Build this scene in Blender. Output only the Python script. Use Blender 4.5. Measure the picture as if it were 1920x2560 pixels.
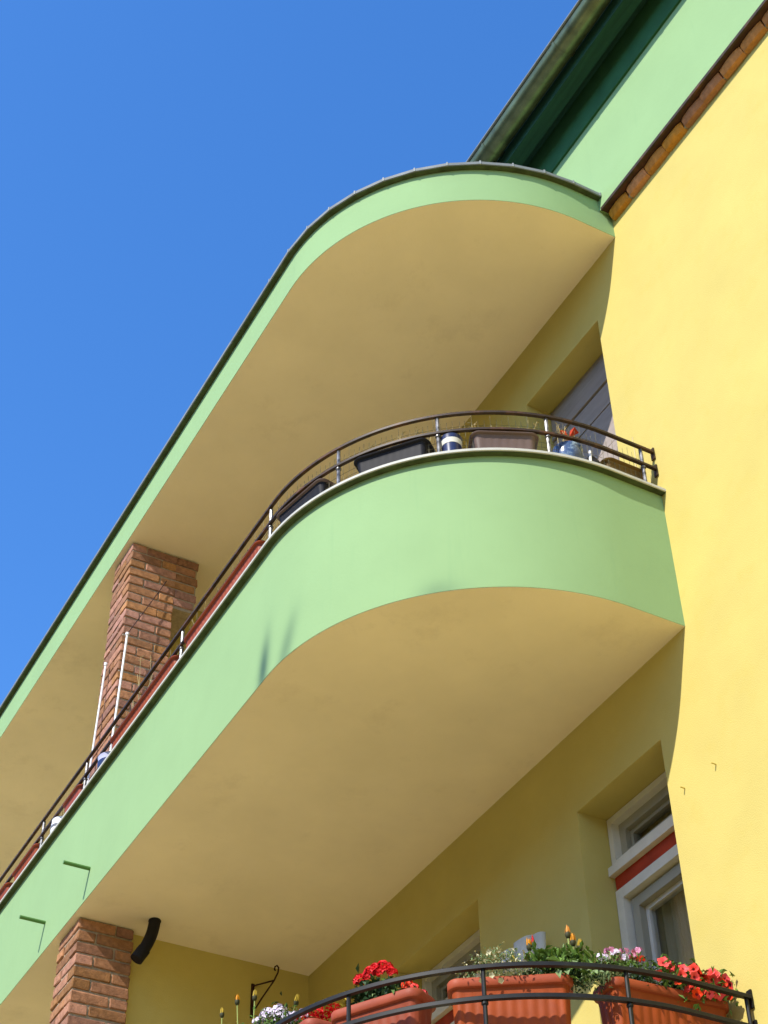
import bpy, bmesh, math, random
from mathutils import Vector, Matrix
R = math.radians
random.seed(7)
scene = bpy.context.scene
for o in list(bpy.data.objects):
    bpy.data.objects.remove(o)
C = scene.collection

# ---------------------------------------------------------------- camera
Z0 = 6.667                                   # height of the middle balcony's soffit above the pavement
PITCH, ROLL, HEAD = R(42.699), R(-1.250), R(-60.406)
cf = Vector((math.sin(HEAD) * math.cos(PITCH), math.cos(HEAD) * math.cos(PITCH), math.sin(PITCH)))
cr = Vector((math.cos(HEAD), -math.sin(HEAD), 0)); cu = cr.cross(cf)
r2 = math.cos(ROLL) * cr + math.sin(ROLL) * cu
u2 = -math.sin(ROLL) * cr + math.cos(ROLL) * cu
cd = bpy.data.cameras.new('camera'); cam = bpy.data.objects.new('camera', cd); C.objects.link(cam)
M = Matrix((r2, u2, -cf)).transposed().to_4x4(); M.translation = Vector((4.810, -4.431, 1.6))
cam.matrix_world = M
cd.sensor_fit = 'VERTICAL'; cd.sensor_height = 24; cd.lens = 24 * 4101.7 / 2560
cd.clip_start = .05; cd.clip_end = 2000
scene.camera = cam
scene.render.resolution_x = 768; scene.render.resolution_y = 1024

# ---------------------------------------------------------------- sky, sun, exposure
SUN = Vector((.335, -1, 1.0)).normalized()   # towards the sun
w = bpy.data.worlds.new('World'); scene.world = w; w.use_nodes = True
nt = w.node_tree; nt.nodes.clear()
sky = nt.nodes.new('ShaderNodeTexSky'); sky.sky_type = 'NISHITA'; sky.sun_disc = False
sky.sun_elevation = math.asin(SUN.z); sky.sun_rotation = math.atan2(SUN.x, SUN.y)
sky.air_density = 1.0; sky.dust_density = .35; sky.ozone_density = 3.0; sky.altitude = 60
hs = nt.nodes.new('ShaderNodeHueSaturation'); hs.inputs['Saturation'].default_value = 1.28; hs.inputs['Value'].default_value = 1.08; hs.inputs['Hue'].default_value = .507
bg = nt.nodes.new('ShaderNodeBackground'); bg.inputs[1].default_value = .15
wo = nt.nodes.new('ShaderNodeOutputWorld')
nt.links.new(sky.outputs[0], hs.inputs['Color']); nt.links.new(hs.outputs[0], bg.inputs[0]); nt.links.new(bg.outputs[0], wo.inputs[0])
ld = bpy.data.lights.new('sun', 'SUN'); ld.energy = 3.25; ld.angle = R(.5); ld.color = (1, .955, .87)
lo = bpy.data.objects.new('sun', ld); C.objects.link(lo); lo.rotation_euler = SUN.to_track_quat('Z', 'Y').to_euler()
lo.location = (5, -15, 25)
vs = scene.view_settings; vs.view_transform = 'Standard'; vs.look = 'None'; vs.exposure = 1.0; vs.gamma = 1
vs.use_curve_mapping = False

# ---------------------------------------------------------------- materials
def mat(name, col, rough=.8, var=.0, scale=6, bump=0, bscale=300, metal=0, rnd=0, dark=None, dscale=3, dpow=(.55, .8), spec=.2, stretch=None):
    m = bpy.data.materials.new(name); m.use_nodes = True
    n = m.node_tree.nodes; l = m.node_tree.links; b = n['Principled BSDF']
    b.inputs['Roughness'].default_value = rough; b.inputs['Metallic'].default_value = metal
    b.inputs['Specular IOR Level'].default_value = spec
    tc = n.new('ShaderNodeTexCoord'); src = tc.outputs['Object']
    if stretch:
        mp = n.new('ShaderNodeMapping'); mp.inputs['Scale'].default_value = stretch
        l.new(src, mp.inputs[0]); src = mp.outputs[0]
    c = n.new('ShaderNodeRGB'); c.outputs[0].default_value = (*col, 1); cur = c.outputs[0]
    def mix(fac, a, bb, mode='MIX'):
        x = n.new('ShaderNodeMix'); x.data_type = 'RGBA'; x.blend_type = mode
        if hasattr(fac, 'links') or hasattr(fac, 'is_output'): l.new(fac, x.inputs[0])
        else: x.inputs[0].default_value = fac
        for s, v in ((6, a), (7, bb)):
            if isinstance(v, tuple): x.inputs[s].default_value = (*v, 1)
            else: l.new(v, x.inputs[s])
        return x.outputs[2]
    def noise(sc, det=4, rg=.6):
        t = n.new('ShaderNodeTexNoise'); t.inputs['Scale'].default_value = sc; t.inputs['Detail'].default_value = det
        t.inputs['Roughness'].default_value = rg; l.new(src, t.inputs['Vector']); return t.outputs[0]
    def ramp(v, lo_, hi_, a=0., b_=1.):
        q = n.new('ShaderNodeMapRange'); q.inputs[1].default_value = lo_; q.inputs[2].default_value = hi_
        q.inputs[3].default_value = a; q.inputs[4].default_value = b_; l.new(v, q.inputs[0]); return q.outputs[0]
    if rnd:
        oi = n.new('ShaderNodeObjectInfo'); h = n.new('ShaderNodeHueSaturation')
        l.new(ramp(oi.outputs['Random'], 0, 1, 1 - rnd, 1 + rnd), h.inputs['Value'])
        wn = n.new('ShaderNodeTexWhiteNoise'); wn.noise_dimensions = '1D'; l.new(oi.outputs['Random'], wn.inputs['W'])
        l.new(ramp(wn.outputs['Value'], 0, 1, .5 - rnd * .035, .5 + rnd * .05), h.inputs['Hue'])
        l.new(ramp(wn.outputs['Value'], 0, 1, 1 - rnd * .6, 1 + rnd * .3), h.inputs['Saturation'])
        l.new(cur, h.inputs['Color']); cur = h.outputs[0]
    if var:
        cur = mix(1., cur, None or mix(ramp(noise(scale), .3, .7), (1 - var,) * 3, (1 + var * .4,) * 3), 'MULTIPLY')
    if dark:
        cur = mix(ramp(noise(dscale, 6, .7), *dpow), cur, dark)
    l.new(cur, b.inputs['Base Color'])
    if bump:
        bp = n.new('ShaderNodeBump'); bp.inputs['Strength'].default_value = bump; bp.inputs['Distance'].default_value = .004
        l.new(noise(bscale, 3), bp.inputs['Height']); l.new(bp.outputs[0], b.inputs['Normal'])
    m['_'] = 0
    return m, n, l, b, cur, tc

def M_(*a, **k): return mat(*a, **k)[0]

YEL = (.570, .458, .134); GRN = (.258, .400, .182); CRM = (.86, .74, .54)
m_yel = M_('yellow_render', YEL, .9, var=.07, scale=2.4, bump=.40, bscale=150, dark=(.54, .42, .105), dscale=5, dpow=(.52, .85), spec=.2)
m_crm = M_('cream_soffit_paint', CRM, .9, var=.08, scale=1.6, bump=.25, bscale=70, dark=(.66, .55, .39), dscale=2.4, dpow=(.57, .92), spec=.2)
m_grn, gn, gl, gb, gcur, gtc = mat('green_render', GRN, .85, var=.05, scale=2.2, bump=.18, bscale=60, spec=.25)
# dark blurred marks and thin run-down streaks on the green parapet
def mark_nodes(n, l, tc, cur, b):
    sp = n.new('ShaderNodeSeparateXYZ'); l.new(tc.outputs['Object'], sp.inputs[0])
    def mth(op, a, bb=None, c=None):
        x = n.new('ShaderNodeMath'); x.operation = op
        for i, v in enumerate((a, bb, c)):
            if v is None: continue
            if isinstance(v, (int, float)): x.inputs[i].default_value = v
            else: l.new(v, x.inputs[i])
        return x.outputs[0]
    X, Y, Z = sp.outputs
    tot = None
    for x0, z0, wx, wz, lean, amp in ((-1.372, .08, .060, .19, .12, .88), (-1.14, .05, .058, .19, .32, .50), (-.345, .0, .07, .07, .0, .34)):
        dz = mth('SUBTRACT', Z, Z0 + z0)
        xx = mth('SUBTRACT', mth('SUBTRACT', X, x0), mth('MULTIPLY', dz, lean))
        q = mth('ADD', mth('POWER', mth('ABSOLUTE', mth('DIVIDE', xx, wx)), 2.), mth('POWER', mth('ABSOLUTE', mth('DIVIDE', dz, wz)), 2.))
        g = mth('MULTIPLY', mth('EXPONENT', mth('MULTIPLY', q, -1.)), amp)
        tot = g if tot is None else mth('MAXIMUM', tot, g)
    tn = n.new('ShaderNodeTexNoise'); mp = n.new('ShaderNodeMapping'); mp.inputs['Scale'].default_value = (9, 9, .7)
    l.new(tc.outputs['Object'], mp.inputs[0]); l.new(mp.outputs[0], tn.inputs['Vector']); tn.inputs['Scale'].default_value = 2.4; tn.inputs['Detail'].default_value = 3
    mr = n.new('ShaderNodeMapRange'); mr.inputs[1].default_value = .62; mr.inputs[2].default_value = .85; mr.inputs[4].default_value = .30
    l.new(tn.outputs[0], mr.inputs[0])
    x1 = n.new('ShaderNodeMix'); x1.data_type = 'RGBA'; x1.inputs[7].default_value = (.20, .34, .16, 1); l.new(mr.outputs[0], x1.inputs[0]); l.new(cur, x1.inputs[6])
    x2 = n.new('ShaderNodeMix'); x2.data_type = 'RGBA'; x2.inputs[7].default_value = (.035, .09, .065, 1); l.new(tot, x2.inputs[0]); l.new(x1.outputs[2], x2.inputs[6])
    l.new(x2.outputs[2], b.inputs['Base Color'])
mark_nodes(gn, gl, gtc, gcur, gb)
m_cap = M_('pale_stone_coping', (.50, .49, .43), .6, var=.12, scale=8, dark=(.30, .31, .26), dscale=7)
m_capshade = M_('underside_shade_paint', (.075, .095, .042), .9, var=.4, scale=14)  # shade beneath copings and capping, put into a dark colour
m_eaveshade = M_('eaves_shade_green', (.035, .125, .048), .8, var=.2, scale=6)  # shade of the eaves, put into a dark green
m_zinc = M_('zinc_capping', (.20, .215, .215), .65, var=.2, scale=9, rnd=.08)
m_seam = M_('zinc_seam', (.27, .285, .285), .6)
m_gut = M_('weathered_gutter_metal', (.19, .21, .105), .36, var=.35, scale=7, metal=.7, dark=(.06, .07, .05), dscale=5, dpow=(.5, .75), spec=.5)
m_dgr = M_('dark_green_timber', (.020, .075, .045), .7, var=.25, scale=8, bump=.2, bscale=60, stretch=(.3, 4, 4))
m_brn = M_('dark_brown_board', (.075, .033, .018), .8, var=.4, scale=12, dark=(.16, .04, .02), dscale=6)
m_tile = M_('clay_tile', (.52, .215, .06), .8, var=.3, scale=22, bump=.5, bscale=90, rnd=.22, dark=(.22, .12, .05), dscale=14)
m_mort = M_('mortar', (.37, .295, .205), .95, var=.25, scale=40, bump=.7, bscale=140)
m_brick = M_('clay_brick', (.375, .168, .085), .9, var=.40, scale=28, bump=.9, bscale=90, rnd=.28, dark=(.20, .11, .075), dscale=16, dpow=(.55, .85))
m_rail = M_('dark_railing_paint', (.010, .0095, .008), .5, var=.3, scale=20, spec=.3, dark=(.022, .02, .014), dscale=12)
m_rust = M_('rusty_railing_paint', (.050, .032, .020), .5, var=.4, scale=18, dark=(.13, .055, .022), dscale=9, dpow=(.5, .7))
m_post = M_('galvanised_post', (.26, .25, .25), .35, var=.5, scale=30, metal=.3, dark=(.03, .03, .03), dscale=25, dpow=(.45, .6), spec=.5)
m_wire = M_('pale_wire', (.20, .175, .10), .5, metal=.3)
m_terra = M_('terracotta_plastic', (.30, .055, .019), .55, var=.2, scale=9, rnd=.12, dark=(.22, .05, .025), dscale=5)
m_black = M_('black_plastic', (.013, .012, .014), .6, var=.3)
m_taupe = M_('taupe_plastic', (.15, .10, .08), .5, var=.2)
m_brownp = M_('brown_plastic', (.17, .095, .022), .55, var=.25)
m_blue = M_('blue_glaze', (.06, .10, .21), .22, var=.4, scale=14, dark=(.32, .42, .50), dscale=9, dpow=(.5, .62), spec=.5)
m_navy = M_('navy_glaze', (.02, .025, .08), .3, spec=.5)
m_lav = M_('pale_lavender_plastic', (.58, .58, .78), .4, var=.2)
m_white = M_('white_plastic', (.80, .80, .80), .4)
m_greyw = M_('grey_white_sheet', (.66, .63, .54), .45, var=.1)
m_grey = M_('grey_plastic', (.16, .16, .17), .4)
m_frame = M_('white_window_paint', (.76, .70, .57), .45, var=.08, scale=12)
m_framei = M_('inner_window_paint', (.40, .36, .26), .5, var=.08)
m_red = M_('red_window_paint', (.46, .045, .012), .55, var=.25, scale=10)
m_board = M_('grey_boards', (.36, .30, .265), .7, var=.2, scale=8, dark=(.23, .19, .17), dscale=4, stretch=(.5, 4, 4))
m_curt = M_('beige_curtain', (.50, .41, .27), .95, var=.2, scale=7, stretch=(6, 6, .3))
m_soil = M_('potting_soil', (.04, .028, .018), .95, bump=.8, bscale=80)
m_leaf = M_('leaf_green', (.13, .23, .04), .5, var=.5, scale=35)
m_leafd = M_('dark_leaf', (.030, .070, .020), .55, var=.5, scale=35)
m_leafg = M_('grey_green_leaf', (.22, .30, .13), .5, var=.4, scale=40)
m_pet = M_('coral_red_petal', (.80, .035, .018), .5, var=.15, scale=60, rnd=.15)
m_petc = M_('petal_throat', (.25, .008, .006), .6)
m_gred = M_('deep_red_petal', (.62, .006, .008), .5, var=.3, scale=50)
m_pink = M_('pink_petal', (.74, .29, .46), .5, var=.25, scale=60, rnd=.1)
m_lil = M_('pale_lilac_petal', (.78, .68, .80), .5, var=.2, scale=60)
m_lob = M_('cream_petal', (.58, .54, .33), .5, var=.2, scale=60)
m_org = M_('orange_petal', (.62, .23, .012), .6, var=.45, scale=160, rnd=.15)
m_yelp = M_('yellow_petal', (.48, .33, .03), .6, var=.45, scale=160)
m_cal = M_('dark_calyx', (.045, .045, .018), .6)
m_stem = M_('pale_stem', (.30, .36, .10), .5)
m_straw = M_('dry_straw', (.58, .46, .22), .8)
m_iron = M_('rust_brown_iron', (.035, .010, .006), .6)
m_pole = M_('white_pole', (.82, .80, .78), .35, spec=.5)
m_ground = M_('pale_sandy_paving', (.375, .31, .145), .9, var=.12, scale=.7, bump=.4, bscale=30)
m_opp = M_('beige_render', (.34, .29, .21), .9, var=.1)
m_roof = M_('dark_roof_tiles', (.10, .05, .035), .85, var=.3, scale=9)
m_olive = M_('olive_painted_screen', (.42, .38, .06), .8, var=.15)
m_rodg = M_('green_painted_rod', (.10, .20, .05), .5)
m_rody = M_('yellow_painted_rod', (.62, .47, .12), .6)
m_glass = bpy.data.materials.new('window_glass'); m_glass.use_nodes = True
gb_ = m_glass.node_tree.nodes['Principled BSDF']; gb_.inputs['Base Color'].default_value = (.9, .93, .9, 1)
gb_.inputs['Transmission Weight'].default_value = 1; gb_.inputs['Roughness'].default_value = .02; gb_.inputs['IOR'].default_value = 1.45

# ---------------------------------------------------------------- mesh helpers
class MB:
    def __init__(s): s.v = []; s.f = []
    def add(s, v, f):
        b = len(s.v); s.v += [tuple(p) for p in v]; s.f += [tuple(i + b for i in q) for q in f]; return s
    def box(s, x0, x1, y0, y1, z0, z1):
        v = [(x0, y0, z0), (x1, y0, z0), (x1, y1, z0), (x0, y1, z0), (x0, y0, z1), (x1, y0, z1), (x1, y1, z1), (x0, y1, z1)]
        return s.add(v, [(0, 3, 2, 1), (4, 5, 6, 7), (0, 1, 5, 4), (1, 2, 6, 5), (2, 3, 7, 6), (3, 0, 4, 7)])
    def tube(s, pts, r, n=8, r1=None):
        pts = [Vector(p) for p in pts]; k = len(pts); vv = []; ff = []
        up = None
        for i, p in enumerate(pts):
            d = (pts[min(i + 1, k - 1)] - pts[max(i - 1, 0)]).normalized()
            if up is None:
                up = Vector((0, 0, 1)) if abs(d.z) < .9 else Vector((1, 0, 0))
            a = d.cross(up).normalized(); b = a.cross(d).normalized(); up = b
            rr = r if r1 is None else r + (r1 - r) * i / (k - 1)
            for j in range(n):
                t = 2 * math.pi * (j + .5) / n
                vv.append(p + a * math.cos(t) * rr + b * math.sin(t) * rr)
        for i in range(k - 1):
            for j in range(n):
                ff.append((i * n + j, i * n + (j + 1) % n, (i + 1) * n + (j + 1) % n, (i + 1) * n + j))
        ff.append(tuple(range(n - 1, -1, -1))); ff.append(tuple((k - 1) * n + j for j in range(n)))
        return s.add(vv, ff)
    def lathe(s, prof, n=24, c=(0, 0, 0)):
        vv = []; ff = []
        for r, z in prof:
            for j in range(n):
                t = 2 * math.pi * j / n; vv.append((c[0] + r * math.cos(t), c[1] + r * math.sin(t), c[2] + z))
        for i in range(len(prof) - 1):
            for j in range(n):
                ff.append((i * n + j, i * n + (j + 1) % n, (i + 1) * n + (j + 1) % n, (i + 1) * n + j))
        return s.add(vv, ff)
    def leaf(s, p, d, nrm, L, W, fold=.25):
        d = d.normalized(); a = d.cross(nrm)
        if a.length < 1e-4: a = d.cross(Vector((1, 0, .3)))
        a.normalize(); n2 = a.cross(d)
        p = Vector(p); t = p + d * L - n2 * L * .15; m = p + d * L * .5
        return s.add([p, m + a * W * .5 + n2 * W * fold, t, m - a * W * .5 + n2 * W * fold], [(0, 1, 2), (0, 2, 3)])
    def build(s, name, m, parent=None, smooth=30, fix=True):
        me = bpy.data.meshes.new(name); me.from_pydata(s.v, [], s.f)
        if fix:
            bm = bmesh.new(); bm.from_mesh(me); bmesh.ops.recalc_face_normals(bm, faces=bm.faces); bm.to_mesh(me); bm.free()
        if smooth:
            me.polygons.foreach_set('use_smooth', [True] * len(me.polygons)); me.set_sharp_from_angle(angle=R(smooth))
        me.materials.append(m); me.update()
        return place(name, me, parent)

def place(name, me, parent=None, loc=(0, 0, 0), rot=(0, 0, 0), sc=(1, 1, 1)):
    o = bpy.data.objects.new(name, me); C.objects.link(o); o.parent = parent
    o.location = loc; o.rotation_euler = rot; o.scale = sc
    return o
def tag(o, label, cat, group=None, kind=None):
    if label: o['label'] = label
    if cat: o['category'] = cat
    if group: o['group'] = group
    if kind: o['kind'] = kind
    return o
def thing(name, label, cat, loc=(0, 0, 0), rz=0, group=None):
    o = bpy.data.objects.new(name, None); C.objects.link(o); o.location = loc; o.rotation_euler = (0, 0, rz)
    o.empty_display_size = .1
    return tag(o, label, cat, group)
def bevel_mesh(name, sx, sy, sz, bev, m, jit=0, seg=1):
    bm = bmesh.new(); bmesh.ops.create_cube(bm, size=1)
    for v in bm.verts: v.co = Vector((v.co.x * sx, v.co.y * sy, v.co.z * sz))
    bmesh.ops.bevel(bm, geom=list(bm.edges), offset=bev, segments=seg, affect='EDGES', profile=.5)
    for v in bm.verts: v.co += Vector([random.uniform(-jit, jit) for _ in range(3)])
    me = bpy.data.meshes.new(name); bm.to_mesh(me); bm.free(); me.materials.append(m); return me

# plan of a balcony: straight from the wall, a quarter round, then straight along the house
RAD = 1.33
def P(s, off, dep=1.655):
    c = dep - RAD
    if s < c: return Vector((-off, -s))
    a = (s - c) / RAD
    if a < math.pi / 2: return Vector((-RAD + (RAD - off) * math.cos(a), -c - (RAD - off) * math.sin(a)))
    return Vector((-RAD - (s - c - RAD * math.pi / 2), -(dep - off)))
XEND = -11.
def path(off, dep, n=56, y0=.05, xend=XEND):
    c = dep - RAD
    pts = [(-off, y0)] + [(-off, y0 + (-c - y0) * k / 4) for k in range(1, 4)]
    for i in range(n + 1):
        a = math.pi / 2 * i / n; pts.append((-RAD + (RAD - off) * math.cos(a), -c - (RAD - off) * math.sin(a)))
    for k in range(1, 9): pts.append((-RAD + (xend + RAD) * k / 8, -(dep - off)))
    return pts
def sweep(prof, dep, **k):
    mb = MB(); cols = [path(o_, dep, **k) for o_, z in prof]; m_ = len(cols[0]); q = len(prof)
    v = [(cols[j][i][0], cols[j][i][1], Z0 + prof[j][1]) for i in range(m_) for j in range(q)]
    f = [(i * q + j, i * q + (j + 1) % q, (i + 1) * q + (j + 1) % q, (i + 1) * q + j) for i in range(m_ - 1) for j in range(q)]
    f += [tuple(range(q)), tuple((m_ - 1) * q + j for j in reversed(range(q)))]
    return mb.add(v, f)
def slab(off, dep, z0, z1, yb=.05):
    o_ = path(off, dep, y0=yb); o_ = o_ + [(XEND, yb)]
    n = len(o_); mb = MB()
    v = [(x, y, Z0 + z0) for x, y in o_] + [(x, y, Z0 + z1) for x, y in o_]
    f = [tuple(range(n)), tuple(range(2 * n - 1, n - 1, -1))] + [(i, (i + 1) % n, n + (i + 1) % n, n + i) for i in range(n)]
    return mb.add(v, f)

# ---------------------------------------------------------------- ground
g = MB().add([(-300, -300, 0), (300, -300, 0), (300, 300, 0), (-300, 300, 0)], [(0, 1, 2, 3)]).build('ground', m_ground, smooth=0)
g['kind'] = 'structure'

# unseen house added across the street, behind the camera, to block low sky light
O = thing('apartment_building', 'unseen beige apartment house added across the street to hold back sky light', 'building', (0, -23, 0))
MB().box(-45, 45, -10, 0, 0, 10.5).build('wall', m_opp, O, smooth=0)
MB().add([(-45, .5, 10.4), (45, .5, 10.4), (45, -5, 13.5), (-45, -5, 13.5), (-45, -10.5, 10.4), (45, -10.5, 10.4)], [(0, 1, 2, 3), (3, 2, 5, 4), (0, 3, 4), (1, 5, 2), (0, 4, 5, 1)]).build('roof', m_roof, O, smooth=0)
for fl_ in range(3):
    for c_ in range(-14, 15):
        MB().box(c_ * 3 - .6, c_ * 3 + .6, -.05, .03, 1.3 + fl_ * 3.2, 3.0 + fl_ * 3.2).build('window', m_grey, O, smooth=0)

# ---------------------------------------------------------------- the house
H = thing('apartment_building', 'yellow rendered apartment house with rounded pale green balconies and a dark eaves gutter', 'building')
WIN = [(-1.045, -.315, -2.75, -.483), (-2.98, -2.037, -2.75, -.487), (-1.10, -.287, .35, 2.606), (-2.98, -2.04, .35, 2.606)]
xs = sorted({-11., 40.} | {a for q in WIN for a in q[:2]}); zs = sorted({-Z0, 3.32} | {a for q in WIN for a in q[2:]})
mb = MB()
def inhole(x, z): return any(a < x < b and c < z < d for a, b, c, d in WIN)
for i in range(len(xs) - 1):
    for j in range(len(zs) - 1):
        if not inhole((xs[i] + xs[i + 1]) / 2, (zs[j] + zs[j + 1]) / 2):
            mb.add([(xs[i], 0, Z0 + zs[j]), (xs[i + 1], 0, Z0 + zs[j]), (xs[i + 1], 0, Z0 + zs[j + 1]), (xs[i], 0, Z0 + zs[j + 1])], [(0, 1, 2, 3)])
for a, b, c, d in WIN:
    c += Z0; d += Z0; t = .42
    mb.add([(a, 0, c), (a, 0, d), (a, t, d), (a, t, c)], [(0, 1, 2, 3)]); mb.add([(b, 0, c), (b, t, c), (b, t, d), (b, 0, d)], [(0, 1, 2, 3)])
    mb.add([(a, 0, d), (b, 0, d), (b, t, d), (a, t, d)], [(0, 1, 2, 3)]); mb.add([(a, 0, c), (a, t, c), (b, t, c), (b, 0, c)], [(0, 1, 2, 3)])
mb.add([(-11, .44, 0), (40, .44, 0), (40, .44, Z0 + 3.32), (-11, .44, Z0 + 3.32)], [(0, 1, 2, 3)])
mb.add([(40, 0, 0), (40, .44, 0), (40, .44, Z0 + 3.32), (40, 0, Z0 + 3.32)], [(0, 1, 2, 3)])
mb.build('wall', m_yel, H, smooth=0, fix=False)
# cross walls between the loggias
MB().box(-4.45, -4.125, -1.245, .02, Z0 - 2.98, Z0 + .05).build('cross_wall', m_yel, H, smooth=0)
MB().box(-4.90, -4.56, -1.25, .02, Z0 + .16, Z0 + 3.15).build('cross_wall', m_yel, H, smooth=0)

# balconies (lower one mostly below the picture) with their stone copings
def balcony(dz, mark):
    pr = sweep([(0, dz), (0, dz + .88), (.24, dz + .88), (.24, dz)], 1.655).build('parapet', m_grn, H, smooth=25)
    pr['label'] = mark
    slab(.0025, 1.655, dz - .002, dz + .17).build('soffit', m_crm, H, smooth=25)
    sweep([(-.036, dz + .883), (-.040, dz + .886), (-.040, dz + .902), (-.036, dz + .905), (.30, dz + .908), (.30, dz + .883)], 1.655).build('coping', m_cap, pr, smooth=25)
    sweep([(-.034, dz + .8795), (-.034, dz + .8825), (-.0005, dz + .8825), (-.0005, dz + .8795)], 1.655).build('shade_strip', m_capshade, pr, smooth=25)  # dark strip painted as the shade on the coping's underside
    return pr
balcony(0, 'broad pale green parapet of the middle balcony with two dark marks')
balcony(-3.175, 'pale green parapet of the lowest balcony')
# canopy roof
UD = 1.600
fas = sweep([(0, 3.10), (0, 3.405), (.2, 3.405), (.2, 3.10)], UD).build('canopy_fascia', m_grn, H, smooth=25)
slab(.0025, UD, 3.098, 3.30).build('soffit', m_crm, H, smooth=25)
sweep([(-.034, 3.4055), (-.034, 3.4085), (-.0005, 3.4085), (-.0005, 3.4055)], UD).build('shade_strip', m_capshade, fas, smooth=25)
slab(.05, UD, 3.31, 3.425).build('canopy_deck', m_zinc, H, smooth=25)
cuts = [-.02, .10, .30, .50, .70, .90, 1.10, 1.30, 1.50, 1.70, 1.90, 2.10, 2.32, 2.6, 3.2, 4.2, 5.2, 6.2, 7.2, 8.2, 9.2]
for a, b in zip(cuts[:-1], cuts[1:]):
    m1 = MB(); prof = [(-.038, 3.409), (-.042, 3.412), (-.042, 3.436), (-.036, 3.440), (.16, 3.458), (.16, 3.409)]
    ends = []
    for s_ in (a + .002, b - .002):
        ends.append([(*P(max(s_, 0), o_, UD), Z0 + z) if s_ > 0 else (-o_, .02, Z0 + z) for o_, z in prof])
    q = len(prof)
    m1.add(ends[0] + ends[1], [(j, (j + 1) % q, q + (j + 1) % q, q + j) for j in range(q)] + [tuple(range(q)), tuple(q + j for j in reversed(range(q)))])
    m1.build('capping_sheet', m_zinc, fas, smooth=0)
    if b < 3:
        c0 = P(b, -.045, UD); t = (P(b + .01, -.042, UD) - P(b - .01, -.042, UD)).normalized() * .005; c1 = P(b, .16, UD)
        m2 = MB()
        q4 = [(c0 - t), (c0 + t), (c1 + t), (c1 - t)]
        m2.add([(*p, Z0 + 3.410) for p in q4] + [(*q4[0], Z0 + 3.442), (*q4[1], Z0 + 3.442), (*q4[2], Z0 + 3.464), (*q4[3], Z0 + 3.464)],
               [(0, 3, 2, 1), (4, 5, 6, 7), (0, 1, 5, 4), (1, 2, 6, 5), (2, 3, 7, 6), (3, 0, 4, 7)])
        m2.build('capping_seam', m_seam, fas, smooth=0)

# attic wall, tile ledge, eaves
AY = -.092
MB().box(-11, 40, AY, .30, Z0 + 3.303, Z0 + 4.62).build('attic_wall', m_grn, H, smooth=0)['label'] = 'pale green attic wall above the clay tile ledge'
led = MB().box(.02, 40, AY + .003, -.002, Z0 + 3.290, Z0 + 3.302).build('ledge_board', m_brn, H, smooth=0)
MB().box(.02, 40, AY - .006, AY + .008, Z0 + 3.286, Z0 + 3.312).build('drip_edge', m_rust, led, smooth=0)
MB().box(.03, 40, -.026, .01, Z0 + 3.236, Z0 + 3.291).build('mortar_bed', m_mort, led, smooth=0)
tw = .19
for v_ in range(3):
    pass
tiles = []
for v_ in range(4):
    mb = MB(); n = 7; sec = []
    for i in range(n):
        u = i / (n - 1); b = 1 - (2 * u - 1) ** 2; b = b ** .7
        j = random.uniform(-.002, .002)
        sec.append([(u * .183, -.001, 3.228 - .004 * b), (u * .183, -.030 - .006 * b, 3.236 - .006 * b + j), (u * .183, -.047 - .010 * b, 3.262 - .006 * b), (u * .183, -.050 - .009 * b + j, 3.281), (u * .183, -.001, 3.284)])
    for i in range(n - 1):
        mb.add([(x, y, Z0 + z) for x, y, z in sec[i] + sec[i + 1]], [(k, (k + 1) % 5, 5 + (k + 1) % 5, 5 + k) for k in range(5)])
    mb.add([(x, y, Z0 + z) for x, y, z in sec[0]], [tuple(range(5))]); mb.add([(x, y, Z0 + z) for x, y, z in sec[-1]], [tuple(range(5))])
    o = mb.build('tile', m_tile, led, smooth=40); tiles.append(o.data); bpy.data.objects.remove(o)
x = .035; k = 0
while x < 9.7:
    place('tile', tiles[random.randrange(4)], led, (x + random.uniform(-.003, .003), random.uniform(-.003, .002), 0), (0, random.uniform(-.012, .012), 0) if False else (random.uniform(-.0006, .0006), random.uniform(-.0005, .0005), random.uniform(-.012, .012)))
    x += tw; k += 1
MB().box(-11, 40, AY - .016, AY - .0005, Z0 + 4.20, Z0 + 4.60).build('eaves_shade_board', m_eaveshade, H, smooth=0)  # thin board whose dark colour stands for the eaves' shadow on the attic wall
ea = MB().box(-11, 40, -.300, AY - .017, Z0 + 4.575, Z0 + 4.595).build('eaves_soffit', m_dgr, H, smooth=0)
MB().box(-11, 40, -.300, -.205, Z0 + 4.437, Z0 + 4.5745).build('eaves_board', m_dgr, ea, smooth=0)
MB().box(-11, 40, -.316, -.301, Z0 + 4.43, Z0 + 4.60).build('fascia_board', m_dgr, ea, smooth=0)
MB().add([(-11, -.36, Z0 + 4.605), (40, -.36, Z0 + 4.605), (40, 3.2, Z0 + 7.0), (-11, 3.2, Z0 + 7.0), (-11, -.36, Z0 + 4.64), (40, -.36, Z0 + 4.64), (40, 3.2, Z0 + 7.05), (-11, 3.2, Z0 + 7.05)],
         [(0, 1, 2, 3), (4, 7, 6, 5), (0, 4, 5, 1), (1, 5, 6, 2), (2, 6, 7, 3), (3, 7, 4, 0)]).build('roof', m_roof, H, smooth=0)
gc = (-.408, 4.575); gr = .084
mb = MB(); na = 20; ring = []
for i in range(na + 1):
    a = math.pi * (1 + i / na); ring.append((gc[0] + gr * math.cos(a), gc[1] + gr * math.sin(a)))
for i in range(na, -1, -1):
    a = math.pi * (1 + i / na); ring.append((gc[0] + (gr - .003) * math.cos(a), gc[1] + (gr - .003) * math.sin(a)))
q = len(ring)
mb.add([(xx, y, Z0 + z) for xx in (-11, 40) for y, z in ring], [(j, (j + 1) % q, q + (j + 1) % q, q + j) for j in range(q)])
gut = mb.build('gutter', m_gut, H, smooth=40)
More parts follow.
